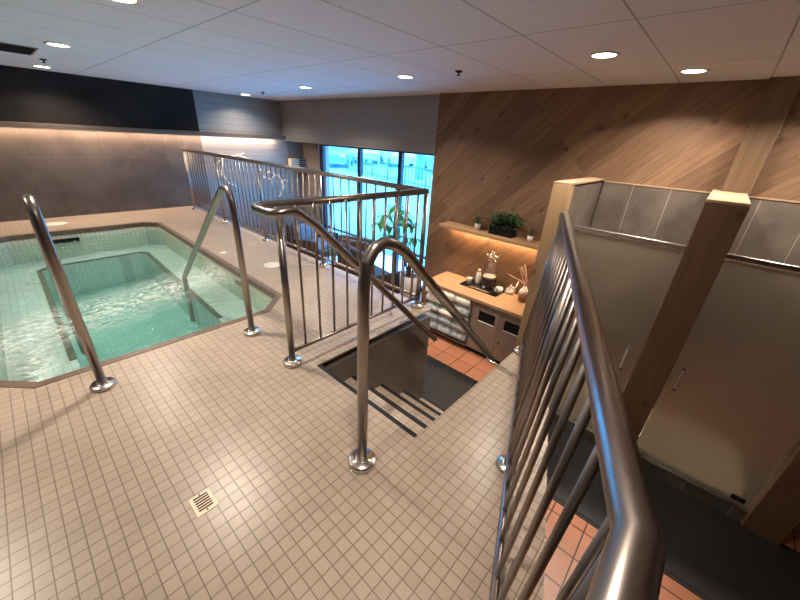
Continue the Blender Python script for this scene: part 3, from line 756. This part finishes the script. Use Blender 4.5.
obj('foliage', b, M['leaf_d'], t_)
t_ = thing('candle_pot', 'small white pot with a dark upright stem at the right end of the shelf', 'pot', (4.37, 1.62, .343))
obj('pot', lathe(bm_(), [(.034, 0), (.038, .07), (.03, .072)], (4.37, 1.62, .343), 20), M['white'], t_)
obj('upright_stem', lathe(bm_(), [(.009, .07), (.012, .15), (.005, .2)], (4.37, 1.62, .343), 10), M['leaf_d'], t_)

# ------------------------------------------------------------------ lower seating area
def armchair(c, rot, w, d, hs, hb, mb, ms, label):
    t_ = thing('armchair', label, 'armchair', (c[0], c[1], F))
    R = Matrix.Rotation(rot, 4, 'Z'); T = Matrix.Translation(Vector((c[0], c[1], F)))
    def part(nm, a, q, m, bev=.03):
        b = bm_(); box(b, a, q, bev); bmesh.ops.transform(b, verts=b.verts[:], matrix=T @ R); return obj(nm, b, m, t_)
    part('seat', (-w / 2 + .08, -d / 2, .16), (w / 2 - .08, d / 2 - .1, hs - .1), mb)
    part('seat_cushion', (-w / 2 + .09, -d / 2 - .01, hs - .1), (w / 2 - .09, d / 2 - .12, hs), ms, .04)
    part('backrest', (-w / 2, d / 2 - .1, .16), (w / 2, d / 2, hb), mb, .04)
    part('back_cushion', (-w / 2 + .1, d / 2 - .22, hs), (w / 2 - .1, d / 2 - .1, hb - .05), ms, .04)
    for s in (-1, 1):
        part('arm', (s * w / 2 - .07 * (s > 0), -d / 2, .16), (s * w / 2 + .07 * (s < 0), d / 2 - .1, hs + .16), mb)
    for sx in (-1, 1):
        for sy in (-1, 1):
            part('leg', (sx * (w / 2 - .08) - .02, sy * (d / 2 - .08) - .02, 0), (sx * (w / 2 - .08) + .02, sy * (d / 2 - .08) + .02, .16), M['black'], .004)
    return t_
armchair((4.55, 6.75), .35, 1.0, .8, .5, .95, M['fabric_d'], M['fabric_g'], 'dark armchair with grey cushions in the far corner left of the window')
armchair((4.2, 4.45), -1.75 + PI, 1.1, .8, .45, 1.0, M['fabric_d'], M['fabric_d'], 'dark rattan armchair seen from behind near the window')
armchair((4.65, 5.55), -1.2, .9, .75, .42, .78, M['fabric_b'], M['fabric_b'], 'brown wooden armchair facing the window, behind the small glass table')
tb = thing('side_table', 'small round glass topped side table between the armchairs', 'table', (4.05, 5.35, F))
obj('table_top', lathe(bm_(), [(.26, .50), (.26, .515), (.25, .518)], (4.05, 5.35, F), 30), M['chrome'], tb)
obj('pedestal', lathe(bm_(), [(.16, 0), (.16, .015), (.025, .03), (.025, .5)], (4.05, 5.35, F), 20), M['black'], tb)
p = pot_plant((4.08, 5.36, F + .518), .05, .09, 'small green plant on the glass side table', M['pot'], None, None)
obj('foliage', bush((4.08, 5.36, F + .6), .08, .08, .12, 60, .08, .02), M['leaf'], p)
# big plant in grey pot
pc = (4.45, 3.62, F)
bp_ = thing('potted_tree', 'tall green umbrella plant in a grey pot in front of the window', 'plant', pc)
obj('pot', lathe(bm_(), [(.15, 0), (.19, .3), (.205, .62), (.185, .62), (.17, .55)], pc, 28), M['pot'], bp_)
obj('soil', lathe(bm_(), [(.175, .56), (.05, .58)], pc, 20), M['soil'], bp_)
random.seed(11)
b = bm_(); lf = bm_()
tips = [(4.62, 4.02, .10), (4.60, 4.20, -.02), (4.55, 4.28, .18), (4.66, 3.98, .30), (4.62, 4.12, .36), (4.58, 3.82, .22), (4.6, 4.3, -.2), (4.7, 3.8, .10), (4.6, 4.05, -.15), (4.55, 4.4, .03), (4.62, 3.62, -.12)]
for tp in tips:
    s0 = Vector((pc[0] + random.uniform(-.03, .03), pc[1] + .05, F + .56)); tpv = Vector(tp); mid = s0.lerp(tpv, .5) + Vector((0, -.05, .12))
    tube(b, [s0, mid, tpv], .010, 6, taper=[1.2, .9, .5])
    tp = (tp[0], tp[1] + .12, tp[2] - .02); tpv = Vector(tp); nl = 8
    for q in range(nl):
        a = 2 * PI * q / nl + random.uniform(-.3, .3)
        d = (math.cos(a), math.sin(a), random.uniform(-.25, .35)); leaf(lf, tpv, d, random.uniform(.19, .27), .10, .5)
obj('stems', b, M['stem'], bp_); obj('foliage', lf, M['leaf'], bp_)

# wall heater and ornaments
hh = thing('wall_heater', 'white wall mounted heater unit with slatted grille left of the window', 'heater', (4.93, YB, .7))
obj('housing', box(bm_(), (4.68, YB - .13, .68), (4.90, YB, .90), .01), M['pale_plastic'], hh)
gr_ = obj('grille_frame', box(bm_(), (4.90, YB - .10, .67), (5.09, YB, .90), .005), M['window_frame'], hh)
b = bm_()
for k in range(5): box(b, (4.91, YB - .115, .69 + k * .045), (5.085, YB - .10, .71 + k * .045))
obj('grille_slats', b, M['jamb'], hh)
obj('conduit', tube(bm_(), [(4.71, YB - .02, .9), (4.70, YB - .02, 1.33)], .012, 8), M['steel_dark'], hh)
def curl(pl, label):
    b = bm_(); random.seed(len(label))
    for pts in pl:
        pp = fillet([(x, YB - .03, z) for x, z in pts], .08, 5); tube(b, pp, .012, 6)
        for p in pp[::2]:
            d = Vector((random.uniform(-1, 1), -.2, random.uniform(-1, 1))) * .07; tube(b, [p, p + d], .007, 5)
    o = obj('wall_ornament', b, M['cloth']); tag(o, label, 'ornament', 'white twig ornaments')
curl([[(2.98, .77), (3.2, .92), (3.5, .95), (3.8, .86)], [(3.15, .86), (3.1, .62), (3.2, .42), (3.36, .34)], [(3.5, .95), (3.62, 1.0)]], 'white curling twig ornament on the grey siding, left of the pair')
curl([[(3.95, .68), (4.0, .5), (4.18, .45), (4.3, .55)], [(4.15, .62), (4.4, .5), (4.5, .3), (4.42, .12), (4.3, .02)], [(4.48, .42), (4.62, .40)]], 'white curling twig ornament on the grey siding, right of the pair')

# ------------------------------------------------------------------ ceiling fittings
LIGHTS = [(.69, 4.94, 'recessed ceiling light over the middle of the tub'), (.77, 7.2, 'recessed ceiling light near the back wall by the vent'), (3.57, 7.3, 'recessed ceiling light near the back right corner'),
          (3.37, 5.0, 'recessed ceiling light in front of the window, second from the back corner'), (3.23, 2.91, 'recessed ceiling light in front of the plank wall, left of the sprinkler'), (3.08, .91, 'recessed ceiling light above the left shower'),
          (3.89, .46, 'recessed ceiling light closest to the plank wall'), (.70, 2.75, 'recessed ceiling light above the near end of the tub'), (.6, .6, 'recessed ceiling light above the near deck'), (3.9, -.62, 'added unseen ceiling light above the right shower'), (-1.0, 3.2, 'recessed ceiling light above the left deck')]  # right shower light is unseen, added to brighten its glass door and floor
def area(name, loc, size, power, color, rot=(0, 0, 0), shape='DISK', sy=None, spread=None):
    l = bpy.data.lights.new(name, 'AREA'); l.energy = power; l.color = color; l.shape = shape; l.size = size
    if sy: l.size_y = sy
    if spread: l.spread = spread
    o = bpy.data.objects.new(name, l); COL.objects.link(o); o.location = loc; o.rotation_euler = rot; return o
for i, (x, y, lb) in enumerate(LIGHTS):
    t_ = thing('ceiling_light', lb, 'light', (x, y, CZ - .012), 'recessed ceiling lights')
    b = bm_(); lathe(b, [(.098, 0), (.10, .006), (.10, .012)], (x, y, CZ - .0125), 28, False); lathe(b, [(.098, 0), (.078, .001), (.076, .006)], (x, y, CZ - .0125), 28, False)
    obj('trim_ring', b, M['white'], t_)
    obj('diffuser', lathe(bm_(), [(.077, 0), (.04, .001), (.001, .001)], (x, y, CZ - .0095), 24), M['lamp'], t_)
    area('downlight', (x, y, CZ - .02), .15, 15 if (x, y) in ((.6, .6), (3.57, 7.3), (.77, 7.2)) else 26, (1, .87, .73), (0, 0, 0), 'DISK', spread=math.radians(135))
def spr(x, y, lb):
    t_ = thing('sprinkler_head', lb, 'sprinkler', (x, y, CZ - .038), 'ceiling sprinklers')
    obj('escutcheon', lathe(bm_(), [(.03, 0), (.035, .01)], (x, y, CZ - .011), 16), M['black'], t_)
    obj('deflector', lathe(bm_(), [(.020, 0), (.020, .004), (.008, .008), (.008, .028)], (x, y, CZ - .038), 14), M['black'], t_)
spr(3.21, 2.21, 'black sprinkler head in the ceiling above the plank wall corner'); spr(3.5, 6.5, 'black sprinkler head in the ceiling near the back right corner'); spr(.71, 6.35, 'black sprinkler head in the ceiling beside the vent')
vt = thing('ceiling_vent', 'dark rectangular ceiling vent above the tub', 'vent', (.0, 5.75, CZ - .01))
obj('vent_frame', box(bm_(), (-.62, 5.45, CZ - .008), (.60, 6.06, CZ - .001)), M['steel_dark'], vt)
b = bm_()
for k in range(11): box(b, (-.6, 5.47 + k * .053, CZ - .014), (.58, 5.50 + k * .053, CZ - .0085))
obj('vent_slats', b, M['black'], vt)

# strips
area('ledge_strip', (1.4, YB - .09, 1.315), 5.9, 60, (1, .72, .50), (0, 0, 0), 'RECTANGLE', .02)
area('shelf_strip', (4.44, 2.04, .283), .02, 16, (1, .64, .34), (0, 0, 0), 'RECTANGLE', 1.75)
# shower lamps
for y in (.5, -.6):
    pass

# ------------------------------------------------------------------ outside
b = bm_()
nx, ny = 26, 26; gv = []
for i in range(nx):
    row = []
    for j in range(ny):
        x = 5.5 + (i / (nx - 1)) ** 1.6 * 75; y = -15 + 110 * j / (ny - 1)
        row.append(b.verts.new((x, y, -.95 + .10 * math.sin(x * .9 + y * .5) * math.sin(y * .7))))
    gv.append(row)
for i in range(nx - 1):
    for j in range(ny - 1):
        f = b.faces.new((gv[i][j], gv[i + 1][j], gv[i + 1][j + 1], gv[i][j + 1])); f.smooth = True
struct('ground', b, M['snow'], 'snow covered ground outside the window', 'ground')
def car(c, rot, mb, label):
    t_ = thing('parked_car', label, 'car', (c[0], c[1], -.95))
    X = Matrix.Translation(Vector((c[0], c[1], -.95))) @ Matrix.Scale(1.25, 4) @ Matrix.Rotation(rot, 4, 'Z')
    def fin(b, nm, m):
        bmesh.ops.transform(b, verts=b.verts[:], matrix=X); return obj(nm, b, m, t_)
    prof = [(-2.2, .35), (2.2, .35), (2.25, .75), (1.2, .98), (.75, 1.0), (-1.9, 1.05), (-2.25, .85)]
    def ext(bm, prof, w):
        l = [bm.verts.new((x, -w, z)) for x, z in prof]; r = [bm.verts.new((x, w, z)) for x, z in prof]; n = len(prof)
        bm.faces.new(l[::-1]); bm.faces.new(r)
        for i in range(n): bm.faces.new((l[i], l[(i + 1) % n], r[(i + 1) % n], r[i]))
        bmesh.ops.recalc_face_normals(bm, faces=bm.faces[:]); return bm
    fin(ext(bm_(), prof, .9), 'body', mb)
    fin(ext(bm_(), [(-1.8, 1.04), (1.0, 1.0), (.35, 1.42), (-1.3, 1.45)], .8), 'cabin_glass', M['car_g'])
    fin(ext(bm_(), [(-1.32, 1.45), (.36, 1.42), (.3, 1.5), (-1.25, 1.52)], .78), 'roof', mb)
    for sx in (-1.35, 1.35):
        for sy in (-.85, .85):
            b = bm_(); tube(b, [(sx, sy - .1, .33), (sx, sy + .1, .33)], .33, 16); fin(b, 'wheel', M['tyre'])
    for sy in (-.7, .7): b = bm_(); box(b, (-2.29, sy - .15, .72), (-2.24, sy + .15, .86)); fin(b, 'tail_lamp', M['red'])
car((19.8, 25.2), .75, M['car_b'], 'blue car parked outside at the far left of the window')
car((25.5, 28.6), 1.1, M['car_w'], 'pale car parked outside right of the blue car')
car((26.5, 24.5), 1.0, M['car_w'], 'pale snow covered car outside behind the middle window pane')
car((25, 17.8), .9, M['car_b'], 'blue car outside behind the right window pane')
fn = thing('metal_fence', 'dark metal picket fence in the snow outside the window', 'fence', (17.5, 17, -.95))
f0, f1 = Vector((17.8, 21.5)), Vector((14.5, 9.0))
for z in (-.75, .1): obj('fence_rail', tube(bm_(), [(f0.x, f0.y, z), (f1.x, f1.y, z)], .035, 6), M['fence'], fn)
for k in range(40):
    p = f0.lerp(f1, k / 39); obj('picket', tube(bm_(), [(p.x, p.y, -.98), (p.x, p.y, .15)], .028 if k % 6 else .055, 6), M['fence'], fn)
tr_ = thing('bare_tree', 'bare bluish tree outside the right window pane', 'tree', (18.8, 15.2, -.95))
obj('trunk', tube(bm_(), [(18.8, 15.2, -1), (18.8, 15.2, 1.2), (18.9, 15.3, 3)], .28, 8), M['trunk'], tr_)
b = bm_(); random.seed(5)
for k in range(14):
    p = Vector((18.8, 15.2, random.uniform(.1, 2.2))); d = Vector((random.uniform(-1, 1), random.uniform(-1, 1), random.uniform(.0, .6))).normalized()
    tube(b, [p, p + d * .8, p + d * 1.5 + Vector((0, 0, .2))], .06, 5, taper=[1, .6, .2])
obj('branches', b, M['trunk'], tr_)

# ------------------------------------------------------------------ world / daylight
w = bpy.data.worlds.new('sky'); SC.world = w; w.use_nodes = True; t = w.node_tree
bg = t.nodes['Background']; bg.inputs[0].default_value = (.38, .52, 1.0, 1); bg.inputs[1].default_value = 9.5
po = bpy.data.lights.new('window_portal', 'AREA'); po.shape = 'RECTANGLE'; po.size = 3.7; po.size_y = 2.5
try: po.cycles.is_portal = True
except Exception: pass
oo = bpy.data.objects.new('window_portal', po); COL.objects.link(oo); oo.location = (5.25, 5.25, -.05); oo.rotation_euler = (0, PI / 2, 0); po.size, po.size_y = 2.5, 3.7
su = bpy.data.lights.new('overcast_sun', 'SUN'); su.energy = 3; su.color = (.75, .92, 1); su.angle = .5
so = bpy.data.objects.new('overcast_sun', su); COL.objects.link(so); so.rotation_euler = (math.radians(35), math.radians(25), 0)

# ------------------------------------------------------------------ camera
cam = bpy.data.cameras.new('camera'); co = bpy.data.objects.new('camera', cam); COL.objects.link(co)
r_, p_, y_ = -0.0608103, 0.4405267, 0.85805979
fw = Vector((math.sin(y_) * math.cos(p_), math.cos(y_) * math.cos(p_), -math.sin(p_)))
rt = Vector((math.cos(y_), -math.sin(y_), 0)); dn = fw.cross(rt)
R0 = rt * math.cos(r_) + dn * math.sin(r_); R1 = -rt * math.sin(r_) + dn * math.cos(r_)
mw = Matrix((( R0.x, -R1.x, -fw.x, 0), (R0.y, -R1.y, -fw.y, 0), (R0.z, -R1.z, -fw.z, 1.45), (0, 0, 0, 1)))
co.matrix_world = mw
cam.sensor_width = 36; cam.lens = 36 * 340.05 / 800; cam.clip_start = .02; cam.clip_end = 300
SC.camera = co
SC.view_settings.view_transform = 'Standard'; SC.view_settings.exposure = 0.2
SC.cycles.max_bounces = 8; SC.cycles.transparent_max_bounces = 16; SC.cycles.sample_clamp_indirect = 4
for o in bpy.data.objects:
    if '_b' in o: del o['_b']
